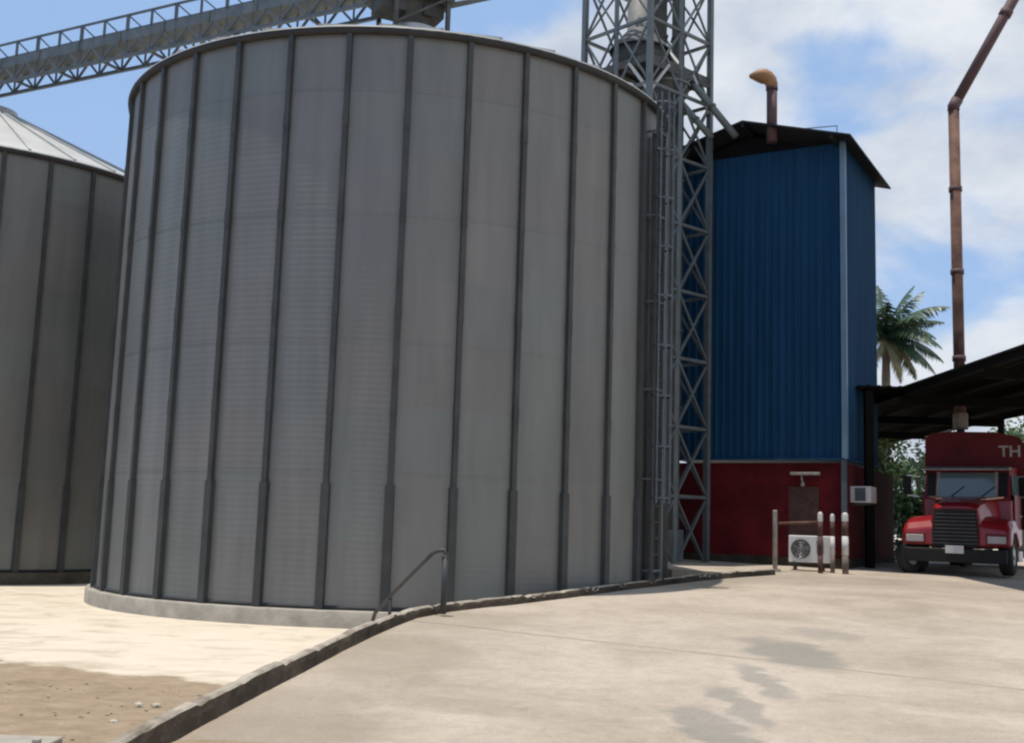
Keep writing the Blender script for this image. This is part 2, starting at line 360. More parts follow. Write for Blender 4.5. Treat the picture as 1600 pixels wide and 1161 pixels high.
    # fine grit and hairline cracks
    nG = N(t, 'ShaderNodeTexNoise', inp={'Scale': 34, 'Detail': 5, 'Roughness': .8}); L.new(O, nG.inputs['Vector'])
    gG = N(t, 'ShaderNodeMapRange', inp={1: .30, 2: .72, 3: .86, 4: 1.16}); L.new(nG.outputs[0], gG.inputs[0])
    vc = N(t, 'ShaderNodeTexVoronoi', feature='DISTANCE_TO_EDGE', inp={'Scale': .33}); L.new(wc.outputs[0], vc.inputs['Vector'])
    vr = N(t, 'ShaderNodeMapRange', inp={1: .001, 2: .005, 3: .90, 4: 1}); L.new(vc.outputs['Distance'], vr.inputs[0])
    mg = N(t, 'ShaderNodeMath', operation='MULTIPLY'); L.new(gG.outputs[0], mg.inputs[0]); L.new(vr.outputs[0], mg.inputs[1])
    fin = N(t, 'ShaderNodeVectorMath', operation='SCALE'); L.new(cur.outputs[2], fin.inputs[0]); L.new(mg.outputs[0], fin.inputs['Scale'])
    L.new(fin.outputs[0], b.inputs['Base Color'])
    bp = N(t, 'ShaderNodeBump', inp={'Strength': .3, 'Distance': .02}); L.new(nB.outputs[0], bp.inputs['Height']); L.new(bp.outputs[0], b.inputs['Normal'])
    return m
M['road'] = road_mat()
# road slab: left edge follows the kerb, then runs along the buildings; far end past the canopy
KE = KP + [Vector((3.75, 25.6, gz(25.6))), Vector((3.3, 27.5, gz(27.5))), Vector((1.0, 30.5, gz(30))), Vector((0.5, 36, gz(36))), Vector((0, 60, gz(60)))]
g = MB(); XR = [0, .02, .06, .15, .3, .6, 1.0]
vs = []
for p in KE:
    for f in XR: vs.append((p.x + (70-p.x)*f, p.y, gz(p.y)))
n_ = len(XR)
g.add(vs, [(j*n_+i, j*n_+i+1, (j+1)*n_+i+1, (j+1)*n_+i) for j in range(len(KE)-1) for i in range(n_-1)])
n0 = len(KE)                                             # retaining edge down to the yard
g.add([(p.x, p.y, gz(p.y)) for p in KE] + [(p.x, p.y, YZ-.3) for p in KE], [(i, i+1, n0+i+1, n0+i) for i in range(n0-1)])
tag(g.build('road', M['road']), 'pale concrete drive ramping up past the silo to the shed', None, None, 'structure')

# kerb: cast stones following the curve, chipped edges, down to the yard on the silo side
def kerb():
    rnd = random.Random(3); mb = MB()
    pts = []
    for a, b in zip(KP[:-1], KP[1:]):
        n = max(1, int((b-a).length/.11)); pts += [a+(b-a)*i/n for i in range(n)]
    pts.append(KP[-1]); rings = []
    run = 0; h = .125
    for i, p in enumerate(pts):
        t = (pts[min(i+1, len(pts)-1)]-pts[max(i-1, 0)]).xy.normalized(); nl = Vector((-t.y, t.x, 0))
        run += 1
        near = max(0, min(1, (p.y-14)/4))
        gap = 0
        if run > rnd.choice((7, 8, 9)): gap = 1; run = 0; h = .125 + rnd.uniform(-.012, .008)
        j = lambda s: rnd.uniform(-s, s)
        chip = .05*near if (rnd.random() < .12) else 0
        z = gz(p.y); h0_ = h; h = h + .05*(1-sstep(9, 17, p.y)); p = p + nl*.012*gap; h_ = h; h = h - .02*gap
        rings.append([p - nl*.012 + nl*j(.006) + Vector((0, 0, -.08)), p + nl*(.012+j(.006)) + Vector((0, 0, h*.55+j(.01))),
                      p + nl*(.025+j(.005)) + Vector((0, 0, h-.018-chip)), p + nl*(.045+j(.006)) + Vector((0, 0, h-chip*.5+j(.004))),
                      p + nl*.105 + Vector((0, 0, h+j(.004))), p + nl*.115 + Vector((0, 0, YZ-.25-z))]); h = h0_
    mb.loft(rings)
    o = mb.build('kerb', M['kerb']); o.data.materials.append(M['kerb_face_shade'])
    for p in o.data.polygons:                             # shade of the upright faces painted in as dark brown
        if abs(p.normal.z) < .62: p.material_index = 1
    return o
tag(kerb(), 'chipped weathered concrete kerb curving along the drive', None, None, 'structure')

# gravel and pale stones on the brown soil
rnd = random.Random(11)
def stone_mb(mb, c, r):
    bm = bmesh.new(); bmesh.ops.create_icosphere(bm, subdivisions=1, radius=r)
    sx_, sy_ = rnd.uniform(.8, 1.4), rnd.uniform(.7, 1.2)
    vs = [Vector((v.co.x*sx_*rnd.uniform(.8, 1.2), v.co.y*sy_*rnd.uniform(.8, 1.2), v.co.z*.6*rnd.uniform(.8, 1.2))) + Vector(c) for v in bm.verts]
    bm.verts.index_update(); fs = [[v.index for v in f.verts] for f in bm.faces]; bm.free(); mb.add(vs, fs)
mb = MB()
for i in range(140):
    px, py = rnd.uniform(-40, 420), rnd.uniform(1050, 1180)
    if py > 1161 - (px-190)*.47 and px > 190: continue
    if py < 1045 + px*.09: continue
    p = atz(px, py, YZ+.06); z = yard_z(p.x, p.y)
    stone_mb(mb, (p.x, p.y, z+.002), rnd.uniform(.006, .02))
tag(mb.build('gravel', M['grit'], None), 'loose grit and pebbles scattered over the brown soil', 'gravel', None, 'stuff')
for (px, py, r, lb) in [(217, 1104, .045, 'pale pinkish stone on the brown soil near the kerb, left of two'), (244, 1104, .04, 'pale stone on the brown soil closest to the kerb, right of two'), (176, 1140, .035, 'pale stone at the foot of the picture beside the brown soil edge')]:
    p = atz(px, py, YZ+.06); mb = MB(); stone_mb(mb, (0, 0, 0), r)
    o = mb.build('stone', M['stone']); o.location = (p.x, p.y, yard_z(p.x, p.y)+r*.3); tag(o, lb, 'stone', 'pale stones on the soil')
# corner of a concrete slab at the very foot of the picture
p = atz(0, 1176, YZ+.12); mb = MB(); mb.box((0, 0, 0), (1.05, .5, .12)); mb.box((.46, -.02, .07), (.05, .05, .05))
o = mb.build('concrete_slab', M['conc'], bevel=.01); o.location = (p.x-.13, p.y-.22, yard_z(p.x, p.y)+.03); tag(o, 'grey concrete slab corner lying on the soil at lower left', 'slab')

# ------------------------------------------------------------------ silos
RS, NS, DL = 5.8, 35, 2*pi/35
ZT, ZB = 8.354, -1.4328
SLOPE = math.tan(R(24.4))
def make_silo(loc, label, phase, slope, seed, ladder=False, ring='conc'):
    rn = random.Random(seed)
    t = thing('grain_silo', (loc[0], loc[1], YZ), label, 'silo', 0, 'corrugated steel grain silos')
    h0, h1 = ZB-YZ, ZT-YZ
    mb = MB(); rows = 9; seg = 4
    zz = [h0+(h1-h0)*i/rows for i in range(rows+1)]
    for c in range(NS):
        base = rn.uniform(.965, 1.035)
        for r_ in range(rows):
            k = base*rn.uniform(.97, 1.03); u_ = rn.uniform(-1, 1); tint = (k*(1+.035*u_), k*(1-.012*u_), k*(1-.005*u_))
            for s_ in range(seg):
                a0 = phase+DL*(c+s_/seg); a1 = phase+DL*(c+(s_+1)/seg)
                mb.add([(RS*cos(a0), RS*sin(a0), zz[r_]), (RS*cos(a1), RS*sin(a1), zz[r_]), (RS*cos(a1), RS*sin(a1), zz[r_+1]), (RS*cos(a0), RS*sin(a0), zz[r_+1])], [(0, 1, 2, 3)], True, tint)
    me = mb.build('wall', M['silo'], t, recalc=False, tone=True)
    bm = bmesh.new(); bm.from_mesh(me.data); bmesh.ops.remove_doubles(bm, verts=bm.verts, dist=1e-4); bm.to_mesh(me.data); bm.free()
    # faint ring laps where the sheets overlap
    lp = MB()
    for z in (zz[2]+.02, zz[4]+.02, zz[6]+.02, zz[8]+.02): lp.lathe([(RS+.004, z-.022), (RS+.004, z+.022)], 140)
    lp.build('sheet_lap', M['silo'], t, recalc=False, tone=True)
    # vertical stiffeners: slim above, a wider doubled channel on the lowest part
    def chan(mb, a, w_, d_, z0, z1):
        rr = [RS+.004, RS+d_, RS+d_, RS+.004]; off = [-w_/2, -w_/2*.8, w_/2*.8, w_/2]
        ring = lambda z: [Vector((r*cos(a)-o*sin(a), r*sin(a)+o*cos(a), z)) for r, o in zip(rr, off)]
        mb.loft([ring(z0), ring(z1)])
    for c in range(NS):
        a = phase+DL*c; mb = MB()
        zc = h0+(h1-h0)*.205
        chan(mb, a, .105, .075, zc, h1-.03); chan(mb, a, .16, .09, h0+.01, zc)
        for z in (h0+(h1-h0)*k/6 for k in range(2, 6)): chan(mb, a, .115, .082, z-.12, z+.12)
        mb.build('stiffener', M['stiff'], t)
    # eave ring, conical ribbed roof with a flat collar on top
    mb = MB(); mb.lathe([(RS-.02, h1-.09), (RS+.085, h1-.09), (RS+.105, h1-.05), (RS+.105, h1+.02), (RS-.02, h1+.06)], 140); mb.build('eave', M['eave'], t)
    mb = MB(); rc = .62; mb.lathe([(RS+.115, h1+.005), (RS+.105, h1+.035), (rc, h1+.05+(RS-rc)*slope)], 140, smooth=False)
    for c in range(NS):
        a = phase+DL*(c+.5); ca, sa = cos(a), sin(a)
        mb.bar((ca*(RS+.08), sa*(RS+.08), h1+.05), (ca*rc, sa*rc, h1+.08+(RS-rc)*slope), .05, .07)
    mb.build('roof', M['roof'], t)
    mb = MB(); zt = h1+.05+(RS-rc)*slope; mb.lathe([(rc+.04, zt-.05), (rc+.04, zt+.16), (rc*.8, zt+.22), (0, zt+.24)], 40); mb.build('roof_collar', M['galv_pale'], t)
    if ladder:
        lx = at(1018, 500, 21.3); a = math.atan2(lx.y-loc[1], lx.x-loc[0])
        rad = Vector((cos(a), sin(a), 0)); tg = Vector((-sin(a), cos(a), 0)); top = h1+.15
        q = lambda r_, o_, z: rad*(RS+r_)+tg*o_+Vector((0, 0, z))
        ld = MB()
        for o_ in (-.2, .2): ld.bar(q(.22, o_, .85), q(.22, o_, top), .05, .07)
        for k in range(int((top-.95)/.3)): ld.bar(q(.22, -.2, .95+k*.3), q(.22, .2, .95+k*.3), .028)
        lad = ld.build('ladder', M['stiff'], t)
        hb = MB(); ring_ = [q(.10, -.19, .1), q(.10, .19, .1), q(.16, .19, .1), q(.16, -.19, .1)]; hb.loft([ring_, [v+Vector((0, 0, top-.9)) for v in ring_]]); hb.build('cable_tray', M['stiff'], lad)
        for k in range(9):
            hb = MB(); z = 2.3+k*(top-2.5)/8
            hb.tube([q(.22+.26*sin(pi*i/10), -.24*cos(pi*i/10), z) for i in range(11)], .022, 6); hb.build('cage_hoop', M['steel_lattice'], lad)
        for f in (.12, .3, .5, .7, .88):
            hb = MB(); hb.bar(q(.22+.26*sin(pi*f), -.26*cos(pi*f), 2.2), q(.22+.26*sin(pi*f), -.26*cos(pi*f), top), .035); hb.build('cage_strip', M['steel_lattice'], lad)
        for k in range(6):
            hb = MB(); z = .95+k*1.7; hb.bar(q(0, -.2, z), q(.22, -.2, z), .04); hb.bar(q(0, .2, z), q(.22, .2, z), .04); hb.bar(q(.24, -.2, z), q(.24, .2, z), .04); hb.build('stand_off', M['steel'], lad)
    # concrete ring
    mb = MB(); mb.lathe([(RS-.3, h0-.003), (RS+.15, h0-.004), (RS+.17, h0-.03), (RS+.17, -.2)], 140); mb.build('foundation_ring', M[ring], t)
    mb = MB()
    mb.lathe([(RS+.003, h0+.06), (RS+.035, h0+.05), (RS+.035, h0), (RS+.003, h0)], 140); mb.build('base_angle', M['eave'], t)
    return t
C0 = Vector((-2.5033, 24.0912, 0)); C1 = Vector((-14.9, 30.4, 0))
az0 = -0.103538; a_front = -pi/2 - az0                   # angle (math sense) pointing from the silo to the camera
make_silo(C0, 'large nearest grey corrugated grain silo in the middle of the yard', a_front - .00317, SLOPE, 5, True)
a1 = math.atan2(-C1.y, -C1.x)
make_silo(C1, 'darker grain silo partly out of frame behind the largest silo, its pale cone roof showing', a1+.06, math.tan(R(26)), 9, False, 'conc_dark')

# ------------------------------------------------------------------ conveyor bridge over the silo roofs
def bridge():
    d = (C1-C0).xy.normalized(); D3 = Vector((d.x, d.y, 0)); nrm = Vector((-d.y, d.x, 0))
    if nrm.y > 0: nrm = -nrm                             # towards the camera
    apex = ZT + RS*SLOPE
    zb = at(0, 134, 30.0).z
    t = thing('conveyor_bridge', (C0.x, C0.y, zb), 'long grey lattice conveyor bridge running across the tops of the silos', 'conveyor')
    L0, L1 = -.6, 26.0; hw = .34
    lv = lambda u, s, z: D3*u + nrm*hw*s + Vector((0, 0, z))
    H1, H2, H3 = .44, .70, 1.12
    mb = MB(); mb.add([lv(L0, -1, H1), lv(L0, 1, H1), lv(L1, 1, H1), lv(L1, -1, H1), lv(L0, -1, H2), lv(L0, 1, H2), lv(L1, 1, H2), lv(L1, -1, H2)],
                      [(3, 2, 1, 0), (4, 5, 6, 7), (0, 1, 5, 4), (1, 2, 6, 5), (2, 3, 7, 6), (3, 0, 4, 7)])
    for u in [L0+.4+i*1.5 for i in range(18)]:
        mb.bar(lv(u, 1.03, H1), lv(u, 1.03, H2), .07, .05)
    mb.build('deck_trough', M['steel'], t)
    for s in (1, -1):
        mb = MB(); mb.bar(lv(L0, s, H3), lv(L1, s, H3), .05); mb.build('top_rail', M['steel_lattice'], t)
        mb = MB(); mb.bar(lv(L0, s, 0), lv(L1, s, 0), .08); mb.build('bottom_chord', M['steel_lattice'], t)
        n = 32
        for i in range(n+1):
            u = L0+(L1-L0)*i/n; st = (L1-L0)/n
            mb = MB(); mb.bar(lv(u, s, H2), lv(u, s, H3), .075 if i % 2 else .055)
            mb.build('railing_post', M['steel_lattice'], t)
            if i < n: mb = MB(); mb.bar(lv(u+st*.42, s, H2+.02), lv(u+st*.97, s, H3-.02), .035); mb.build('railing_brace', M['steel_lattice'], t)
        for i in range(n):
            u = L0+(L1-L0)*i/n; st = (L1-L0)/n; mb = MB()
            mb.bar(lv(u, s, 0), lv(u+st/2, s, H1), .05); mb.bar(lv(u+st/2, s, H1), lv(u+st, s, 0), .05)
            mb.bar(lv(u, s, 0), lv(u, s, H1), .045)
            mb.build('truss_brace', M['steel_lattice'], t)
    for i in range(17):                                  # cross members between the two lattices
        u = L0+(L1-L0)*i/16; mb = MB(); mb.bar(lv(u, -1, 0), lv(u, 1, 0), .06); mb.build('cross_member', M['steel_lattice'], t)
    # supports on the roofs
    for u in (4.9, (C1-C0).xy.length+5.0):
        rr = u if u < 7 else abs((C1-C0).xy.length-u)
        zr = ZT+.05+(RS-rr)*SLOPE - zb
        mb = MB()
        for s in (1, -1):
            mb.bar(lv(u, s*.8, zr-.12), lv(u, s*.8, .02), .12)
        mb.bar(lv(u, -.8, .3*zr), lv(u, .8, .0), .05); mb.build('support_frame', M['steel'], t)
    return zb
BZ = bridge()
# discharge head standing on the peak of the big silo
def head():
    apex = ZT+.05+(RS-.62)*SLOPE
    t = thing('drive_machine', (C0.x, C0.y, apex), 'dark drive head and hopper frame standing on the peak of the large silo', 'machinery', R(27))
    H = BZ-apex
    for sx_ in (-1, 1):
        for sy_ in (-1, 1):
            mb = MB(); mb.bar((sx_*.62, sy_*.55, .0), (sx_*.62, sy_*.55, H+1.6), .09); mb.build('frame_leg', M['steel_dark'], t)
    mb = MB(); mb.loft([[Vector((x*.2, y*.2, .12)) for x, y in ((-1, -1), (1, -1), (1, 1), (-1, 1))], [Vector((x*.48, y*.42, H)) for x, y in ((-1, -1), (1, -1), (1, 1), (-1, 1))]]); mb.build('hopper', M['steel_dark'], t)
    mb = MB(); mb.box((-.12, -.05, H+.55), (1.75, 1.15, 1.3)); mb.box((-.62, -.1, H-.22), (.6, .7, .5)); mb.box((.35, -.1, H-.2), (.5, .6, .45)); mb.build('gear_housing', M['steel_dark'], t, bevel=.02)
    mb = MB()
    for sy_ in (-.58, .58): mb.bar((-.62, sy_, .1), (.62, sy_, H), .05); mb.bar((-.62, sy_, H), (.62, sy_, H), .07)
    mb.build('frame_brace', M['steel_dark'], t)
    mb = MB(); pts = [Vector((.72+.22*cos(a), 0, .12+.3*sin(a))) for a in [pi*i/8 for i in range(9)]]; mb.tube(pts, .03, 8); mb.build('ladder_hoop', M['steel_dark'], t)
head()
# feed spout from the tower down to the silo head
t = thing('feed_spout', at(690, 12, 24.0), 'thin grey feed pipe rising right from the silo peak head toward the tower', 'pipe')
o0 = at(690, 12, 24.0)
mb = MB(); mb.tube([at(684, 13, 24.0)-o0, at(912, -36, 27.4)-o0], .07, 12); mb.build('tube', M['steel'], t)
mb = MB(); mb.bar(at(684, -8, 24.2)-o0, at(912, -62, 27.6)-o0, .16); mb.build('walkway', M['steel_lattice'], t)

# ------------------------------------------------------------------ elevator tower
def tower():
    Yc = 28.4
    Lp = at(914, 60, Yc); Rp = at(1110, 60, Yc); Fp = at(1016, 60, Yc-1.55); Bp = Lp+Rp-Fp
    zs = gz(28)-.1
    z0 = zs; z1 = 18.0
    o = Vector(((Lp.x+Rp.x)/2, (Lp.y+Rp.y)/2, z0))
    t = thing('elevator_tower', o, 'tall grey steel lattice tower between the large silo and the blue building', 'tower')
    P = [Vector((p.x-o.x, p.y-o.y, 0)) for p in (Lp, Fp, Rp, Bp)]
    up_ = lambda p, z: Vector((p.x, p.y, z))
    H = z1-z0
    for p in P:
        mb = MB(); dx = Vector((0, 0, 0))
        mb.bar(up_(p, 0), up_(p, H), .13, .13, (P[1]-P[0]))
        mb.box((p.x, p.y, .02), (.34, .34, .04), R(45)); mb.build('leg', M['steel'], t)
    for i in range(4):                                   # intermediate posts of the faces
        m_ = (P[i]+P[(i+1) % 4])/2; mb = MB(); mb.bar(up_(m_, 0), up_(m_, H), .10); mb.build('post', M['steel'], t)
    n = 11; st = H/n
    for i in range(4):
        a, b = P[i], P[(i+1) % 4]; m_ = (a+b)/2
        for k in range(n):
            z = k*st
            mb = MB(); mb.bar(up_(a, z+st), up_(b, z+st), .075); mb.build('girt', M['steel'], t)
            for p, q in ((a, m_), (m_, b)):
                mb = MB(); kk = k + (1 if i > 1 else 0)
                mb.bar(up_(p, z), up_(q, z+st), .05, .05); mb.bar(up_(q, z), up_(p, z+st), .046, .046)
                mb.build('diagonal_brace', M['steel'], t)
    # grated platform at the level of the silo eave, and its railing
    c = (P[0]+P[2])/2
    zp = at(1016, 84, Yc-1.5).z - z0
    ins = lambda p, k: c+(p-c)*k
    mb = MB(); q = [up_(ins(p, 1.0), zp-.16) for p in P] + [up_(ins(p, 1.0), zp+.03) for p in P]
    mb.add(q, [(3, 2, 1, 0), (4, 5, 6, 7), (0, 1, 5, 4), (1, 2, 6, 5), (2, 3, 7, 6), (3, 0, 4, 7)])
    for k in range(7):
        f = k/6; mb.bar(up_(P[0]+(P[1]-P[0])*f, zp-.22), up_(P[3]+(P[2]-P[3])*f, zp-.22), .06, .1)
    mb.build('platform', M['steel_dark'], t)
    # knee braces below the platform
    for a, b in ((P[0], P[1]), (P[1], P[2])):
        for f, g_ in ((0, .3), (1, .7)):
            mb = MB(); mb.bar(up_(a+(b-a)*f, zp-1.0), up_(a+(b-a)*g_, zp-.1), .07); mb.build('knee_brace', M['galv_pale'], t)
    return t, o, P, c, z0, zp
TW, TO, TP, TC, TZ0, TZP = tower()
def tower_kit():
    # bin with cone top standing on the platform inside the tower
    c = TO+TC
    cz = TZ0+TZP+.03
    t = thing('collector_drum', (c.x-.22, c.y-.1, cz), 'dark steel drum with pale cone top standing on the tower platform', 'machinery')
    mb = MB(); mb.lathe([(0, .02), (.66, .02), (.72, .08), (.72, .62), (.68, .64)], 40); mb.build('drum', M['steel_dark'], t)
    mb = MB(); mb.lathe([(.80, .60), (.80, .66), (.34, 1.18), (.34, 2.6), (.0, 2.62)], 40); mb.build('cone_top', M['cone'], t)
    mb = MB(); mb.box((.52, .32, 1.5), (.34, .3, 2.8)); mb.build('inlet_duct', M['steel_dark'], t)
    # twin trunks of the bucket elevator
    t = thing('bucket_elevator', (c.x+.62, c.y+.30, TZ0), 'twin grey square trunks of a bucket elevator running up inside the tower', 'machinery')
    H = 18.3
    for dx in (-.24, .24):
        mb = MB(); mb.box((dx, 0, H/2-.3), (.3, .34, H-1.0))
        for z in range(2, 18, 2): mb.box((dx, 0, z), (.37, .41, .06))
        mb.build('trunk', M['steel_dark'], t)
    mb = MB(); mb.box((0, 0, .45), (1.0, .5, .9)); mb.build('boot', M['steel'], t, bevel=.03)
    # hopper below the platform and spouts that slope to the blue building
    zz = cz-.1
    t = thing('distributor', (c.x+.45, c.y-.3, zz), 'dark funnel distributor hanging under the tower platform', 'hopper')
    mb = MB(); mb.lathe([(.62, -.05), (.62, -.35), (.2, -1.25), (.2, -1.5), (0, -1.5)], 28); mb.build('funnel', M['steel_dark'], t)
    mb = MB(); mb.lathe([(.66, -.30), (.66, -.36)], 28); mb.lathe([(.24, -1.40), (.24, -1.48)], 28); mb.build('flange', M['steel'], t)
    for (lb, a, b, r_) in [('thick grey spout sloping down from the tower to the blue building roof, upper one', at(1040, 78, 28.2), at(1150, 214, 27.9), .095),
                           ('grey spout sloping down from the tower to the blue building, lower of two', at(1040, 132, 28.0), at(1112, 216, 27.9), .085)]:
        t = thing('grain_spout', a, lb, 'pipe', 0, 'grain spouts at the tower')
        d = b-a; mb = MB(); mb.tube([Vector((0, 0, 0)), d*.5, d], r_, 14); mb.build('tube', M['steel'], t)
        mb = MB()
        for k in (.33, .66): mb.tube([d*k-d.normalized()*.03, d*k+d.normalized()*.03], r_*1.3, 14)
        mb.build('flange', M['steel_dark'], t)
tower_kit()

# ------------------------------------------------------------------ blue building
BC = at(1319, 716, 27.3); TH = R(-30)
ex = Vector((cos(TH), sin(TH), 0)); ey = Vector((-sin(TH), cos(TH), 0))     # along the front (to the right), into the depth
BW, BD = 4.75, 3.75
BG = gz(27.5)
Z_TOP = at(1316, 223, 27.3).z; Z_BLUE = BC.z
def building():
    o = Vector((BC.x, BC.y, BG))
    t = thing('machine_house', o, 'tall blue corrugated machine house on a dark red ground storey', 'building', TH)
    zt, zb = Z_TOP-BG, Z_BLUE-BG
    # local frame: x from -BW to 0 along the front, y from 0 to BD backwards
    def ribbed(L, fixed, along_x, name, m):
        mb = MB(); pitch = .19; n = int(L/pitch); st = L/n; prof = []
        for i in range(n):
            b = i*st; prof += [(b, 0), (b+st*.55, 0), (b+st*.66, .03), (b+st*.86, .03), (b+st*.97, 0)]
        prof.append((L, 0)); vs = []
        for z in (zb, zt):
            for u, d in prof:
                vs.append((-BW+u, -d, z) if along_x else (d+fixed, u, z))
        k = len(prof); mb.add(vs, [(i, i+1, k+i+1, k+i) for i in range(k-1)])
        return mb.build(name, m, t, recalc=False)
    ribbed(BW, 0, True, 'front_cladding', M['blue']); 
    ribbed(BD, 0, False, 'side_cladding', M['blue'])
    mb = MB(); mb.box((-BW/2, BD/2, (zt+zb)/2), (BW-.06, BD-.06, zt-zb-.02)); mb.build('wall_core', M['blue'], t)
    mb = MB(); mb.box((.035, -.035, (zt+zb)/2), (.13, .13, zt-zb+.04)); mb.build('corner_trim', M['blue_trim'], t)
    mb = MB(); mb.box((-BW/2, -.03, zb-.02), (BW+.06, .14, .05)); mb.box((.03, BD/2, zb-.02), (.14, BD, .05)); mb.build('drip_edge', M['blue'], t)
    # gable roof with wide overhangs
    fo, so_, rise, th = .70, .38, .78, .05
    xm = -BW/2
    def slab(x0, z0, x1, z1, name, m):
        mb = MB(); mb.add([(x0, -fo, z0), (x1, -fo, z1), (x1, BD+.4, z1), (x0, BD+.4, z0), (x0, -fo, z0+th), (x1, -fo, z1+th), (x1, BD+.4, z1+th), (x0, BD+.4, z0+th)],
                          [(3, 2, 1, 0), (4, 5, 6, 7), (0, 1, 5, 4), (1, 2, 6, 5), (2, 3, 7, 6), (3, 0, 4, 7)]); return mb.build(name, m, t)
    ze = zt-.10
    slab(-BW-so_, ze, xm, ze+rise, 'roof_slope', M['roof_dark']); slab(xm+.004, ze+rise, so_, ze, 'roof_slope', M['roof_dark'])
    mb = MB(); mb.prism([(-BW+.05, zt-.2), (-.05, zt-.2), (xm, zt+rise*.70)], .05, .10); mb.build('gable_shade_panel', M['gable_shade'], t)
    mb = MB()
    for x in (-BW+.1, xm, -.1): mb.bar((x, -fo+.03, ze+rise*(1-abs(x-xm)/(BW/2+so_))-.07), (x, BD, ze+rise*(1-abs(x-xm)/(BW/2+so_))-.07), .07, .1)
    mb.build('rafter', M['black'], t)
    mb = MB(); mb.bar((so_-.35, -fo+.1, ze+.16), (so_-.35, -fo+.1, ze+.34), .02); mb.bar((so_-1.3, -fo+.1, ze+.40), (so_-.35, -fo+.1, ze+.34), .02); mb.build('lightning_rod', M['steel'], t)
    # red ground storey: front wall and the longer side wall under the shed
    SD = 5.6
    mb = MB(); mb.box((-BW/2, .20, zb/2-.06), (BW, .18, zb-.10)); mb.box((-.10, SD/2+.30, zb/2-.06), (.18, SD, zb-.10)); mb.build('ground_storey', M['red_wall'], t)
    mb = MB(); mb.box((-BW/2, .095, .10), (BW+.04, .03, .28)); mb.box((.005, SD/2+.3, .10), (.03, SD+.02, .28)); mb.build('plinth', M['plinth'], t)
    mb = MB(); mb.box((.0, .0, zb/2), (.12, .12, zb-.05)); mb.build('corner_post', M['steel_lattice'], t)
    # doorway as a flat dark brown panel behind the condenser
    mb = MB(); mb.box((-1.02, .098, 1.30), (.75, .03, 1.35)); mb.build('door', M['brown_pipe'], t)
    return t
building()
BL = lambda x, y, z: Vector((BC.x, BC.y, BG)) + ex*x + ey*y + Vector((0, 0, z))
# gooseneck vent through the front overhang
def gooseneck():
    b = at(1206, 222, 27.75); tp = at(1206, 138, 27.75)
    t = thing('gooseneck_vent', b, 'rusty gooseneck vent pipe with tan hood above the blue building roof', 'vent')
    h = (tp-b).length; r = .135
    mb = MB(); mb.tube([(0, 0, 0), (0, 0, h*.5), (0, 0, h)], r, 18); mb.build('pipe', M['duct'], t)
    pts = [(0, 0, h), (-.005, 0, h+.10), (-.04, 0, h+.20), (-.11, 0, h+.28), (-.22, 0, h+.32), (-.36, 0, h+.33), (-.58, -.02, h+.30)]
    mb = MB(); mb.tube(pts, [.15, .155, .17, .185, .20, .17, .05], 18); mb.build('hood', M['tan_duct'], t)
    mb = MB(); mb.tube([(0, 0, h-.05), (0, 0, h+.02)], r*1.15, 18); mb.build('collar', M['duct'], t)
gooseneck()

# wall lamp bracket with its hanging fitting
p = BL(-.92, -.02, at(1250, 740, 27.7).z-BG)
t = thing('wall_lamp', p, 'pale tube lamp on a bracket with a hanging fitting on the red wall', 'lamp', TH)
mb = MB(); mb.box((0, -.10, 0), (.72, .12, .07)); mb.build('lamp_tray', M['dirty_white'], t, bevel=.01)
mb = MB(); mb.bar((-.2, .1, -.02), (-.2, -.1, -.02), .04); mb.bar((.22, .1, -.02), (.22, -.1, -.02), .04); mb.build('bracket', M['steel_dark'], t)
mb = MB(); mb.tube([(-.10, -.08, -.03), (-.09, -.08, -.14), (-.07, -.08, -.2)], .022, 8); mb.lathe([(.02, -.2), (.05, -.24), (.05, -.30), (0, -.32)], 14, (-.07, -.08, 0)); mb.build('hanging_fitting', M['dirty_white'], t)

# window air conditioner on the side wall
p = BL(.02, .95, at(1341, 773, 28.0).z-BG)
t = thing('window_air_conditioner', p, 'white window air conditioner boxed through the dark side wall under the shed', 'air conditioner', TH)
mb = MB(); mb.box((.22, 0, 0), (.50, .66, .40)); mb.build('casing', M['white'], t, bevel=.015)
mb = MB(); mb.box((.22, -.335, 0), (.26, .02, .32))
for k in range(7): mb.box((.22, -.35, -.13+k*.043), (.26, .015, .012))
mb.build('grille', M['steel_lattice'], t)
mb = MB(); mb.bar((-.02, -.2, -.26), (.44, -.2, -.22), .035); mb.bar((-.02, .2, -.26), (.44, .2, -.22), .035); mb.build('bracket', M['steel_dark'], t)

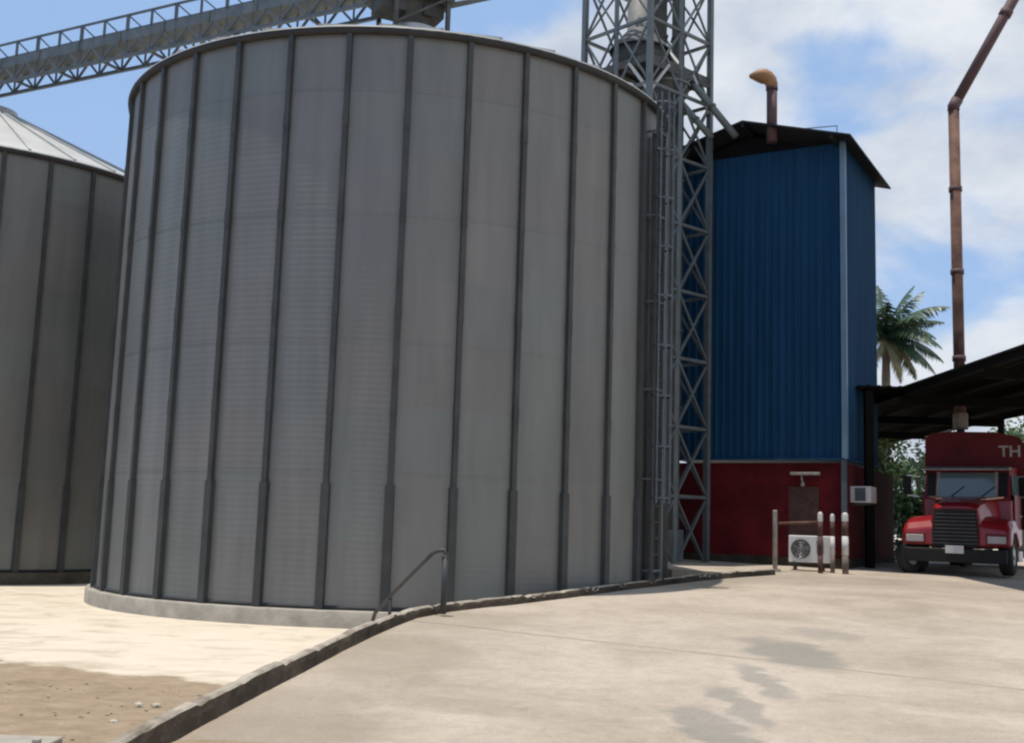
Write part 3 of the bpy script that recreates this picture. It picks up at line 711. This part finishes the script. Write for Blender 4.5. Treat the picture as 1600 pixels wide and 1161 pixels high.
# outdoor condenser on its stand
def condenser():
    p = at(1264, 858, 26.6); g_ = gz(p.y)
    t = thing('air_conditioner_condenser', (p.x, p.y, g_), 'white outdoor condenser with round fan on a stand before the red wall', 'air conditioner', R(-24))
    h = p.z-g_
    mb = MB(); mb.box((.03, 0, h), (.95, .32, .62)); mb.build('casing', M['ac_white'], t, bevel=.02)
    mb = MB(); mb.lathe([(.225, -.175), (.225, -.19), (.20, -.19), (.20, -.172), (0, -.172)], 30, (-.16, 0, h), 'Y'); mb.build('fan_opening', M['black'], t)
    mb = MB()
    for r_ in (.06, .11, .16, .2): mb.tube([(-.16+r_*cos(a), -.185, h+r_*sin(a)) for a in [2*pi*i/24 for i in range(25)]], .006, 5)
    for k in range(4):
        a = pi*k/4+.3; mb.bar((-.16-.21*cos(a), -.188, h-.21*sin(a)), (-.16+.21*cos(a), -.188, h+.21*sin(a)), .008)
    mb.build('fan_guard', M['chrome'], t)
    mb = MB()
    for k in range(5): mb.bar((-.16, -.178, h), (-.16+.18*cos(k*2*pi/5+.3), -.178, h+.18*sin(k*2*pi/5+.3)), .07, .008, (0, 1, 0))
    mb.build('fan_blades', M['steel_lattice'], t)
    for x in (-.32, .32):
        mb = MB(); mb.bar((x, -.14, 0), (x, -.14, h-.3), .04); mb.bar((x, .14, 0), (x, .14, h-.3), .04); mb.bar((x, -.18, h-.32), (x, .18, h-.32), .045); mb.build('stand', M['steel_dark'], t)
    mb = MB(); mb.box((.28, -.165, h+.05), (.16, .012, .3)); mb.build('service_panel', M['dirty_white'], t)
condenser()
# white guard post, brown pipe rail, banded bollards
p = at(1211, 893, 26.0); p.z = gz(p.y)
h = at(1211, 797, 26.0).z-p.z
t = thing('guard_post', p, 'slim plain white post at the end of the kerb before the red wall', 'post')
mb = MB(); mb.tube([(0, 0, -.05), (0, 0, h-.03), (0, 0, h)], [.055, .053, .045], 14); mb.build('shaft', M['dirty_white'], t)
mb = MB(); mb.box((0, 0, .03), (.22, .22, .06)); mb.build('footing', M['conc'], t)
a = at(1216, 818, 26.2); b = at(1282, 816, 26.35)
t = thing('pipe_rail', a, 'rusty brown horizontal pipe rail from the white post to the bollards', 'rail')
mb = MB(); mb.tube([(0, 0, 0), b-a], .035, 10); mb.build('tube', M['rust'], t)
def bollard(px, top, lab, r_, Y, first):
    q = at(px, 893, Y); q.z = gz(q.y); hh = at(px, top, Y).z-q.z
    t = thing('bollard', q, lab, 'bollard', 0, 'banded bollards at the building corner')
    f = lambda py: at(px, py, Y).z-q.z
    z1, z2, z3 = f(868), f(838), f(815)
    mb = MB(); mb.tube([(0, 0, -.05), (0, 0, z1)], r_, 16); mb.build('lower_shaft', M['grey_brown'] if not first else M['brown_pipe'], t)
    mb = MB(); mb.tube([(0, 0, z1), (0, 0, z2)], r_*1.03, 16); mb.build('white_band' if not first else 'middle_shaft', M['white'] if not first else M['brown_pipe'], t)
    mb = MB(); mb.tube([(0, 0, z2), (0, 0, z3)], r_, 16); mb.build('upper_shaft', M['brown_pipe'], t)
    mb = MB(); mb.lathe([(r_*1.03, z3), (r_*1.03, hh-.06), (r_*.8, hh-.02), (r_*.4, hh), (0, hh+.005)], 18); mb.build('white_cap', M['white'], t)
bollard(1282, 800, 'dark brown bollard with white cap touching the condenser, leftmost of the three', .058, 25.9, True)
bollard(1301, 803, 'slimmer bollard with white band, middle of the three at the building corner', .05, 26.1, False)
bollard(1321, 801, 'thickest white banded bollard, right of the three by the building corner', .072, 25.9, False)

# ------------------------------------------------------------------ open shed (canopy)
def canopy():
    zr = at(1600, 545, 21.6).z                            # level sheet roof, its left eave running towards the viewer
    x0, x1, y0, y1 = 9.86, 14.75, 17.5, 45.0
    xa = at(1343, 612, 28.0).x
    o = Vector((x0, 28.0, gz(30)))
    t = thing('open_shed', o, 'dark open shed with flat sheet roof sheltering the red truck', 'shed')
    def slab(xa_, xb_, ya, yb, z, th, name):
        mb = MB(); n = int((xb_-xa_)/.25)
        for i in range(n):                                # shallow ribs
            a = xa_+(xb_-xa_)*i/n; b = xa_+(xb_-xa_)*(i+1)/n; m_ = a+(b-a)*.7
            mb.box(((a+m_)/2-o.x, (ya+yb)/2-o.y, z+th/2-o.z), (m_-a, yb-ya, th)); mb.box(((m_+b)/2-o.x, (ya+yb)/2-o.y, z+th/2+.02-o.z), (b-m_, yb-ya, th))
        return mb.build(name, M['canopy'], t)
    slab(x0, x1, y0, y1, zr, .05, 'roof')
    slab(xa, x0-.002, 28.0, 36.0, zr-.01, .05, 'link_roof')
    for k in range(5):
        x = x0+.08+(x1-x0-.16)*k/4; mb = MB(); mb.box((x-o.x, (y0+y1)/2-o.y, zr-.08-o.z), (.08, y1-y0-.02, .155)); mb.build('purlin', M['canopy'], t)
    for y in (18.2, 23.2, 28.2, 33.2, 38.2, 44.2):
        mb = MB(); mb.box(((x0+x1)/2-o.x, y-o.y, zr-.27-o.z), (x1-x0-.1, .1, .22)); mb.build('rafter', M['canopy'], t)
        for x in (x1-.15,) + ((x0+.06,) if y > 40 else ()):
            mb = MB(); mb.box((x-o.x, y-o.y, (zr-.38+gz(y))/2-o.z), (.14, .14, zr-.38-gz(y))); mb.build('post', M['canopy'], t)
    mb = MB(); mb.box((xa+.3-o.x, 28.25-o.y, (zr-.05+gz(28))/2-o.z), (.2, .2, zr-.06-gz(28))); mb.build('post', M['canopy'], t)
canopy()

# tall rusty pipe through the shed roof, elbowed to the right
def stack():
    b = at(1501, 668, 29.6); e = at(1485, 166, 29.6)
    base = Vector((b.x, b.y, gz(30)))
    x0 = b.x
    t = thing('exhaust_stack', base, 'tall thin rusty pipe rising through the shed roof and bending right', 'pipe')
    h = e.z-base.z; r = .145
    hb = b.z-base.z
    mb = MB(); mb.tube([(0, 0, 0), (0, 0, hb-.05)], r*.7, 14); mb.build('lower_leg', M['steel_dark'], t)
    mb = MB(); mb.tube([(0, 0, hb-.05), (0, 0, hb+.35), (0, 0, hb+.4)], [r*1.3, r*1.3, r], 16); mb.build('pale_coupling', M['dirty_white'], t)
    mb = MB(); mb.tube([(0, 0, hb+.4), (0, 0, h*.5), (0, 0, h-.05), ], r, 16); mb.build('riser', M['rust'], t)
    q = at(1610, -48, 29.0)-base; s_ = Vector((0, 0, h))
    d = (q-s_)
    mb = MB(); mb.tube([Vector((0, 0, h-.12)), Vector((0, 0, h)), s_+d*.05], r*1.12, 16); mb.build('elbow', M['duct'], t)
    mb = MB(); mb.tube([s_+d*.03, s_+d*.5, s_+d], r, 16); mb.build('upper_run', M['duct'], t)
    for py in (296, 425, 560):
        z = at(1490, py, 29.6).z-base.z; mb = MB(); mb.tube([(0, 0, z-.07), (0, 0, z+.07)], r*1.2, 16); mb.build('joint_band', M['duct'], t)
    mb = MB(); mb.tube([s_+d*.66, s_+d*.70], r*1.2, 16); mb.build('joint_band', M['duct'], t)
stack()

# ------------------------------------------------------------------ truck
def truck():
    g0 = at(1494, 899, 26.3); th = R(-32)
    t = thing('tipper_truck', (g0.x, g0.y, gz(g0.y+1)), 'red bonneted tipper truck with dark red body parked under the shed', 'truck', th)
    # local: front at y=0, back towards +y, x to the right as seen
    def sec(y, w0, z0, w1, z1, zc):                      # bonnet section: bottom width, top width, crown
        return [Vector((-w0, y, z0)), Vector((w0, y, z0)), Vector((w0, y, (z0+z1)*.55)), Vector((w1, y, z1)), Vector((w1*.55, y, zc)), Vector((-w1*.55, y, zc)), Vector((-w1, y, z1)), Vector((-w0, y, (z0+z1)*.55))]
    mb = MB(); mb.loft([sec(.06, .56, .62, .48, 1.52, 1.58), sec(.30, .60, .62, .52, 1.62, 1.68), sec(.9, .70, .62, .60, 1.72, 1.79), sec(1.5, .80, .62, .70, 1.80, 1.86)], smooth=False)
    mb.build('bonnet', M['truck_red'], t, bevel=.04)
    # grille with slats, black surround
    mb = MB(); mb.loft([[Vector((x*.53, .02, .62)), Vector((x*.53, .07, .62))][::1] for x in (-1, 1)] , cap=False) if False else None
    mb = MB(); mb.prism([(-.54, .64), (.54, .64), (.46, 1.50), (-.46, 1.50)], .0, .075)
    gr_ = mb.build('grille', M['black'], t)
    mb = MB()
    for k in range(9): mb.box((0, -.008, .72+k*.085), (1.0-.016*k, .02, .026))
    mb.build('grille_bars', M['steel_dark'], gr_)
    for s in (-1, 1):
        # front fender: arched over the wheel
        mb = MB(); rings = []
        for y, hh, ww in ((-.02, 1.02, .30), (.12, 1.20, .34), (.45, 1.32, .36), (.9, 1.36, .36), (1.35, 1.25, .34), (1.6, .95, .30)):
            zb_ = .66 if y < .2 else (.98 if y < 1.3 else .66)
            x0, x1 = s*.50, s*1.20
            rings.append([Vector((x0, y, zb_)), Vector((x1, y, zb_)), Vector((x1, y, hh-.14)), Vector((s*1.12, y, hh-.03)), Vector((s*.86, y, hh)), Vector((x0, y, hh+.05))])
        mb.loft(rings); mb.build('fender', M['truck_red'], t, bevel=.05)
        mb = MB(); mb.box((s*.90, -.04, .82), (.40, .05, .17)); mb.build('headlight', M['lens'], t, bevel=.02)
        mb = MB(); mb.box((s*.90, -.015, .83), (.48, .05, .26)); mb.build('headlight_bezel', M['truck_dark_red'], t, bevel=.02)
        mb = MB(); mb.bar((s*.80, 1.44, 1.845), (s*.50, .80, 1.775), .15, .035); mb.build('cowl_highlight', M['cowl_sun_highlight'], t)  # sun highlight on the bonnet shoulder, painted as a pale orange bar
        # mirrors on arms
        mb = MB(); mb.bar((s*1.14, 1.75, 2.35), (s*1.42, 1.62, 2.38), .03); mb.bar((s*1.14, 1.75, 1.85), (s*1.42, 1.62, 1.88), .03); mb.build('mirror_arm', M['chrome'], t)
        mb = MB(); mb.box((s*1.42, 1.62, 2.13), (.2, .07, .46)); mi = mb.build('mirror', M['chrome'] if s > 0 else M['black'], t, bevel=.015)
        mb = MB(); mb.box((s*1.42, 1.578, 2.13), (.13, .01, .36)); mb.build('mirror_glass', M['black'], mi)
    # bumper and plate
    mb = MB(); mb.loft([[Vector((x*1.12, y, z)) for x, y, z in ((-1, .0, .28), (-1, .0, .60), (1, .0, .60), (1, .0, .28))], [Vector((x*1.12, -.12, z)) for x, z in ((-1, .28), (-1, .60), (1, .60), (1, .28))]]); mb.build('bumper', M['black'], t, bevel=.03)
    mb = MB(); mb.box((0.0, -.135, .58), (.40, .02, .18)); mb.build('number_plate', M['white'], t)
    # cab with openings
    def cs(y, w_, z0, z1): return [Vector((-w_, y, z0)), Vector((w_, y, z0)), Vector((w_, y, z1)), Vector((-w_, y, z1))]
    mb = MB(); mb.loft([cs(1.5, 1.02, .7, 1.80), cs(2.9, 1.05, .7, 1.80)]); mb.build('cab_body', M['truck_red'], t, bevel=.04)
    mb = MB(); mb.loft([cs(1.52, 1.0, 1.80, 1.82), cs(1.74, .96, 1.80, 2.50), cs(2.9, .98, 1.80, 2.52)]); mb.build('cab_top', M['truck_dark_red'], t)
    mb = MB(); mb.loft([cs(1.68, .98, 2.50, 2.57), cs(2.9, 1.0, 2.52, 2.66)]); mb.build('cab_roof', M['truck_red'], t, bevel=.03)
    dz = Vector((0, -.02, .0))
    quad = lambda x0, x1, f0, f1: [Vector((x, 1.52+.22*f, 1.82+.68*f))+dz for x, f in ((x0, f0), (x1, f0), (x1, f1), (x0, f1))]
    mb = MB(); mb.loft([quad(-.64, .64, .06, .93), [v+Vector((0, .012, 0)) for v in quad(-.64, .64, .06, .93)]]); ws = mb.build('windscreen', M['glass'], t)
    mb = MB()
    for x0, x1 in ((-.71, -.635), (.635, .71)): mb.loft([[v+Vector((0, -.012, 0)) for v in quad(x0, x1, .02, .96)], quad(x0, x1, .02, .96)])
    mb.loft([[v+Vector((0, -.012, 0)) for v in quad(-.71, .71, .0, .06)], quad(-.71, .71, .0, .06)]); mb.build('windscreen_frame', M['dirty_white'], ws)
    for s in (-1, 1):
        a_ = sorted((s*.73, s*.93)); mb = MB(); mb.loft([quad(a_[0], a_[1], .06, .93), [v+Vector((0, .012, 0)) for v in quad(a_[0], a_[1], .06, .93)]]); mb.build('quarter_window', M['black'], t)
    mb = MB()
    for x in (-.35, .35): mb.bar((x, 1.50, 1.86), (x+.30, 1.585, 2.12), .02)
    mb.build('wiper', M['black'], ws)
    mb = MB()
    for x0, z0, x1, z1 in ((-.555, .64, -.475, 1.52), (.555, .64, .475, 1.52), (-.475, 1.52, .475, 1.52)): mb.bar((x0, .03, z0), (x1, .03, z1), .03)
    mb.build('grille_trim', M['truck_dark_red'], t)
    mb = MB(); mb.loft([cs(1.42, 1.0, 2.50, 2.535), cs(1.72, 1.0, 2.55, 2.60)]); mb.build('sun_visor', M['dirty_white'], t)
    for s in (-1, 1):
        mb = MB(); mb.box((s*1.055, 2.2, 1.35), (.03, .95, 1.15)); dr = mb.build('door', M['truck_red'], t, bevel=.01)
        mb = MB(); mb.box((s*1.005, 2.25, 2.15), (.05, .8, .5)); mb.build('side_window', M['glass'], dr)
        mb = MB(); mb.box((s*1.085, 2.52, 1.42), (.03, .14, .035)); mb.build('handle', M['chrome'], dr)
        mb = MB(); mb.box((s*1.0, 1.9, .45), (.3, .6, .25)); mb.build('cab_step', M['chrome'] if s > 0 else M['black'], t, bevel=.02)
    # chassis and tipping body with curved headboard
    mb = MB(); mb.box((0, 4.2, .72), (.9, 7.6, .24)); mb.build('chassis', M['black'], t)
    top = [(-1.28, 2.45), (1.42, 2.45), (1.30, 2.85), (1.08, 3.36), (.95, 3.46), (.4, 3.57), (-.5, 3.60), (-1.1, 3.56), (-1.26, 3.42)]
    mb = MB(); mb.prism(top, 3.05, 3.15); hb = mb.build('headboard', M['truck_dark_red'], t)
    mb = MB(); mb.prism([(-1.25, 1.2), (1.25, 1.2), (1.28, 3.30), (-1.25, 3.30)], 3.16, 8.0)
    for y in (3.6, 4.4, 5.2, 6.0, 6.8, 7.6):
        for s in (-1, 1): mb.box((s*1.285, y, 2.2), (.08, .09, 2.0))
    mb.build('tipping_body', M['truck_dark_red'], t)
    mb = MB(); mb.prism([(-1.28, 1.1), (1.28, 1.1), (1.28, 2.44), (-1.28, 2.44)], 3.06, 3.14); mb.build('bulkhead', M['black'], t)
    mb = MB(); mb.bar((-1.27, 3.1, 3.46), (-.6, 3.1, 3.64), .06); mb.bar((1.36, 3.4, 3.3), (1.36, 7.6, 2.7), .09); mb.build('body_rim', M['dirty_white'], t)
    tx = text_mesh('lettering', 'TH', .40, M['white'], hb); tx.rotation_euler = (R(90), 0, 0); tx.location = (.80, 3.042, 3.06)
    # wheels
    def wheel(x, y):
        wd = .30
        mb = MB(); s = 1 if x > 0 else -1
        tb = MB(); tb.lathe([(.27, -wd/2), (.44, -wd/2), (.50, -wd/2+.05), (.50, wd/2-.05), (.44, wd/2), (.27, wd/2)], 36, (x, y, .5), 'X'); ty = tb.build('wheel', M['rubber'], t)
        rb = MB(); rb.lathe([(.28, s*wd*.46), (.25, s*wd*.40), (.14, s*wd*.25), (.12, s*wd*.48), (0, s*wd*.48)], 28, (x, y, .5), 'X'); rb.build('rim', M['chrome'], ty)
    for x in (-1.0, 1.0):
        for y in (.85, 5.6, 6.9): wheel(x, y)
truck()
# spare wheel leaning by the truck front
p = at(1423, 880, 27.0); zg = gz(27)
t = thing('spare_wheel', (p.x, p.y, zg), 'loose wheel with pale rim standing left of the red truck', 'wheel', R(35))
mb = MB(); mb.lathe([(.20, -.11), (.34, -.11), (.38, -.07), (.38, .07), (.34, .11), (.20, .11)], 32, (0, 0, .38), 'Y'); mb.build('tyre', M['rubber'], t)
mb = MB(); mb.lathe([(.21, -.09), (.18, -.06), (.09, -.02), (.08, -.08), (0, -.08)], 28, (0, 0, .38), 'Y'); mb.build('rim', M['white'], t)
t.rotation_euler = (R(-9), 0, R(35))

# ------------------------------------------------------------------ handrail beside the kerb
pb = at(693, 938, 15.7); zk = gz(15.7)+.13
pt = at(693, 869, 15.7)
t = thing('handrail', (pb.x, pb.y, zk), 'dark sloping pipe handrail with a grey post at the kerb by the big silo', 'handrail')
o0 = Vector((pb.x, pb.y, zk))
mb = MB(); mb.tube([(0, 0, -.1), (0, 0, pt.z-zk)], .042, 14); mb.lathe([(.052, pt.z-zk-.02), (.052, pt.z-zk+.01), (0, pt.z-zk+.014)], 16); mb.build('post', M['stiff'], t)
top = [at(694, 884, 15.75), at(697, 866, 15.75), at(694, 860, 15.75), at(684, 861, 15.78), at(676, 865, 15.8), at(640, 901, 16.2), at(606, 936, 16.7), at(586, 958, 17.0), at(578, 985, 17.05)]
mb = MB(); mb.tube([p-o0 for p in top], .028, 10); mb.build('rail', M['rail'], t)
q = at(610, 905, 16.65)
mb = MB(); a_ = at(610, 932, 16.65); mb.tube([a_-o0, Vector((a_.x, a_.y, YZ))-o0], .025, 8); mb.build('stanchion', M['rail'], t)

# ------------------------------------------------------------------ palm and trees behind
def palm():
    rn = random.Random(21)
    c = at(1384, 524, 46); base = Vector((c.x, c.y, gz(46)-.3))
    t = thing('palm_tree', base, 'coconut palm with drooping fronds behind the blue building', 'palm tree')
    h = c.z-base.z
    mb = MB(); n = 16
    mb.tube([(.35*sin(i/n*1.6)-.35*sin(1.6), 0, h*i/n) for i in range(n+1)], [.24-.09*i/n+(.015 if i % 2 else 0) for i in range(n+1)], 12); mb.build('trunk', M['trunk'], t)
    def frond(az, el, ln, droop, m, name='frond'):
        mb = MB(); pts = []; p = Vector((0, 0, h)); n = 14
        for i in range(n+1):
            pts.append(p.copy()); e = el-droop*(i/n)**1.3
            p = p+Vector((cos(az)*cos(e), sin(az)*cos(e), sin(e)))*ln/n
        mb.tube(pts, [.035*(1-.8*i/n) for i in range(n+1)], 5)
        for i in range(1, n+1):
            f = i/n; tg = (pts[i]-pts[i-1]).normalized(); sd_ = tg.cross(Vector((0, 0, 1)));
            if sd_.length < .1: sd_ = Vector((-sin(az), cos(az), 0))
            sd_.normalize(); ll = ln*.27*math.sin(pi*min(1, .18+f*.80))+.1
            for k in range(3):
                q = pts[i-1]+(pts[i]-pts[i-1])*(k/3)
                for s in (-1, 1):
                    d = (sd_*s*.8+tg*.55+Vector((0, 0, -.38-rn.uniform(0, .5)))).normalized()
                    l2 = ll*rn.uniform(.8, 1.1); wv = tg*.032
                    m_ = q+d*l2*.5; e_ = q+d*l2+Vector((0, 0, -.08*ll))
                    mb.add([q-wv, q+wv, m_+wv*1.1, m_-wv*1.1, e_], [(0, 1, 2, 3), (3, 2, 4)])
        mb.build(name, m, t, recalc=False)
    for az, el, ln, dr in [(R(95), R(80), 2.6, .4), (R(10), R(62), 2.6, .6), (R(-8), R(34), 2.7, .9), (R(4), R(-2), 2.9, .9), (R(-35), R(10), 2.6, 1.2), (R(170), R(40), 2.6, 1.0), (R(190), R(70), 2.5, .7),
                           (R(215), R(20), 2.6, 1.1), (R(130), R(50), 2.6, .9), (R(60), R(45), 2.6, 1.0), (R(-70), R(35), 2.6, 1.2), (R(255), R(55), 2.4, 1.1), (R(290), R(15), 2.5, 1.2), (R(40), R(5), 2.6, 1.1), (R(150), R(5), 2.6, 1.2), (R(-25), R(48), 2.7, 1.1), (R(25), R(28), 2.8, 1.1), (R(-12), R(-22), 2.7, .8), (R(30), R(-25), 2.6, .8), (R(-50), R(-20), 2.6, .9), (R(75), R(15), 2.6, 1.2), (R(0), R(72), 2.5, .5)]:
        frond(az, el, ln*rn.uniform(.92, 1.08), dr, M['frond'])
    for az, el, ln, dr in [(R(-20), R(-40), 2.2, .7), (R(-60), R(-55), 2.0, .5), (R(20), R(-60), 2.1, .4), (R(200), R(-55), 2.0, .5)]:
        frond(az, el, ln, dr, M['frond_dry'], 'dry_frond')
palm()

def tree(px, py_top, Y, wid, lab, seed, leaf='leaf', low=True, name='tree', cat='tree', group='trees and shrubs behind the shed'):
    rn = random.Random(seed)
    tp = at(px, py_top, Y); base = Vector((tp.x, tp.y, gz(Y)-.2)); h = tp.z-base.z
    t = thing(name, base, lab, cat, 0, group)
    mb = MB(); mb.tube([(0, 0, 0), (.06, 0, h*.3), (.1, .05, h*.65)], [.05+.03*h, .04+.02*h, .02+.008*h], 10)
    lobes = []
    for i in range(16):
        a = rn.uniform(0, 2*pi); rr = wid*.5*math.sqrt(rn.random())*.85
        z = h*rn.uniform(.18 if low else .45, .93); k = 1-abs(z/h-.6)*.7
        lobes.append((Vector((rr*cos(a)*k, rr*sin(a)*k, z)), wid*rn.uniform(.13, .24)))
    for c_, r_ in lobes[:9]: mb.tube([(.03, 0, h*.35), c_*.7+Vector((0, 0, h*.1)), c_], [.03+.008*h, .025, .012], 6)
    mb.build('trunk', M['trunk'], t)
    mb = MB()
    for c_, r_ in lobes:
        for k in range(230):
            d = Vector((rn.gauss(0, 1), rn.gauss(0, 1), rn.gauss(0, .8))).normalized(); p = c_+d*r_*rn.uniform(.45, 1.12)
            if p.z > h*1.02 or p.z < .02: continue
            s_ = rn.uniform(.07, .15); u = Vector((rn.gauss(0, 1), rn.gauss(0, 1), rn.gauss(0, 1))).normalized(); v = u.cross(d+Vector((.01, .02, .03))).normalized()
            mb.add([p-u*s_, p+v*s_*.5, p+u*s_, p-v*s_*.5], [(0, 1, 2, 3)])
    mb.build('crown', M[leaf], t, recalc=False)
tree(1385, 672, 43, 4.2, 'bushy green tree seen below the shed roof left of the truck', 31)
tree(1432, 676, 47, 4.6, 'paler green tree just left of the truck body under the shed roof', 32, 'leaf_pale')
tree(1335, 690, 45, 4.0, 'green shrub mostly hidden behind the red side wall', 36)
tree(1592, 660, 50, 3.4, 'green tree top to the right of the truck body', 33, 'leaf')
tree(1650, 640, 52, 5.0, 'dark tree beyond the right end of the shed', 34, 'leaf', True)
tree(1540, 700, 54, 4.5, 'green tree hidden behind the truck body', 35)
tree(1425, 760, 38, 2.6, 'low dark shrub behind the loose wheel', 37, 'leaf')
tree(186, 256, 60, 1.6, 'distant dark tree top peeping above the farther silo roof edge', 38, 'leaf', False, group=None)
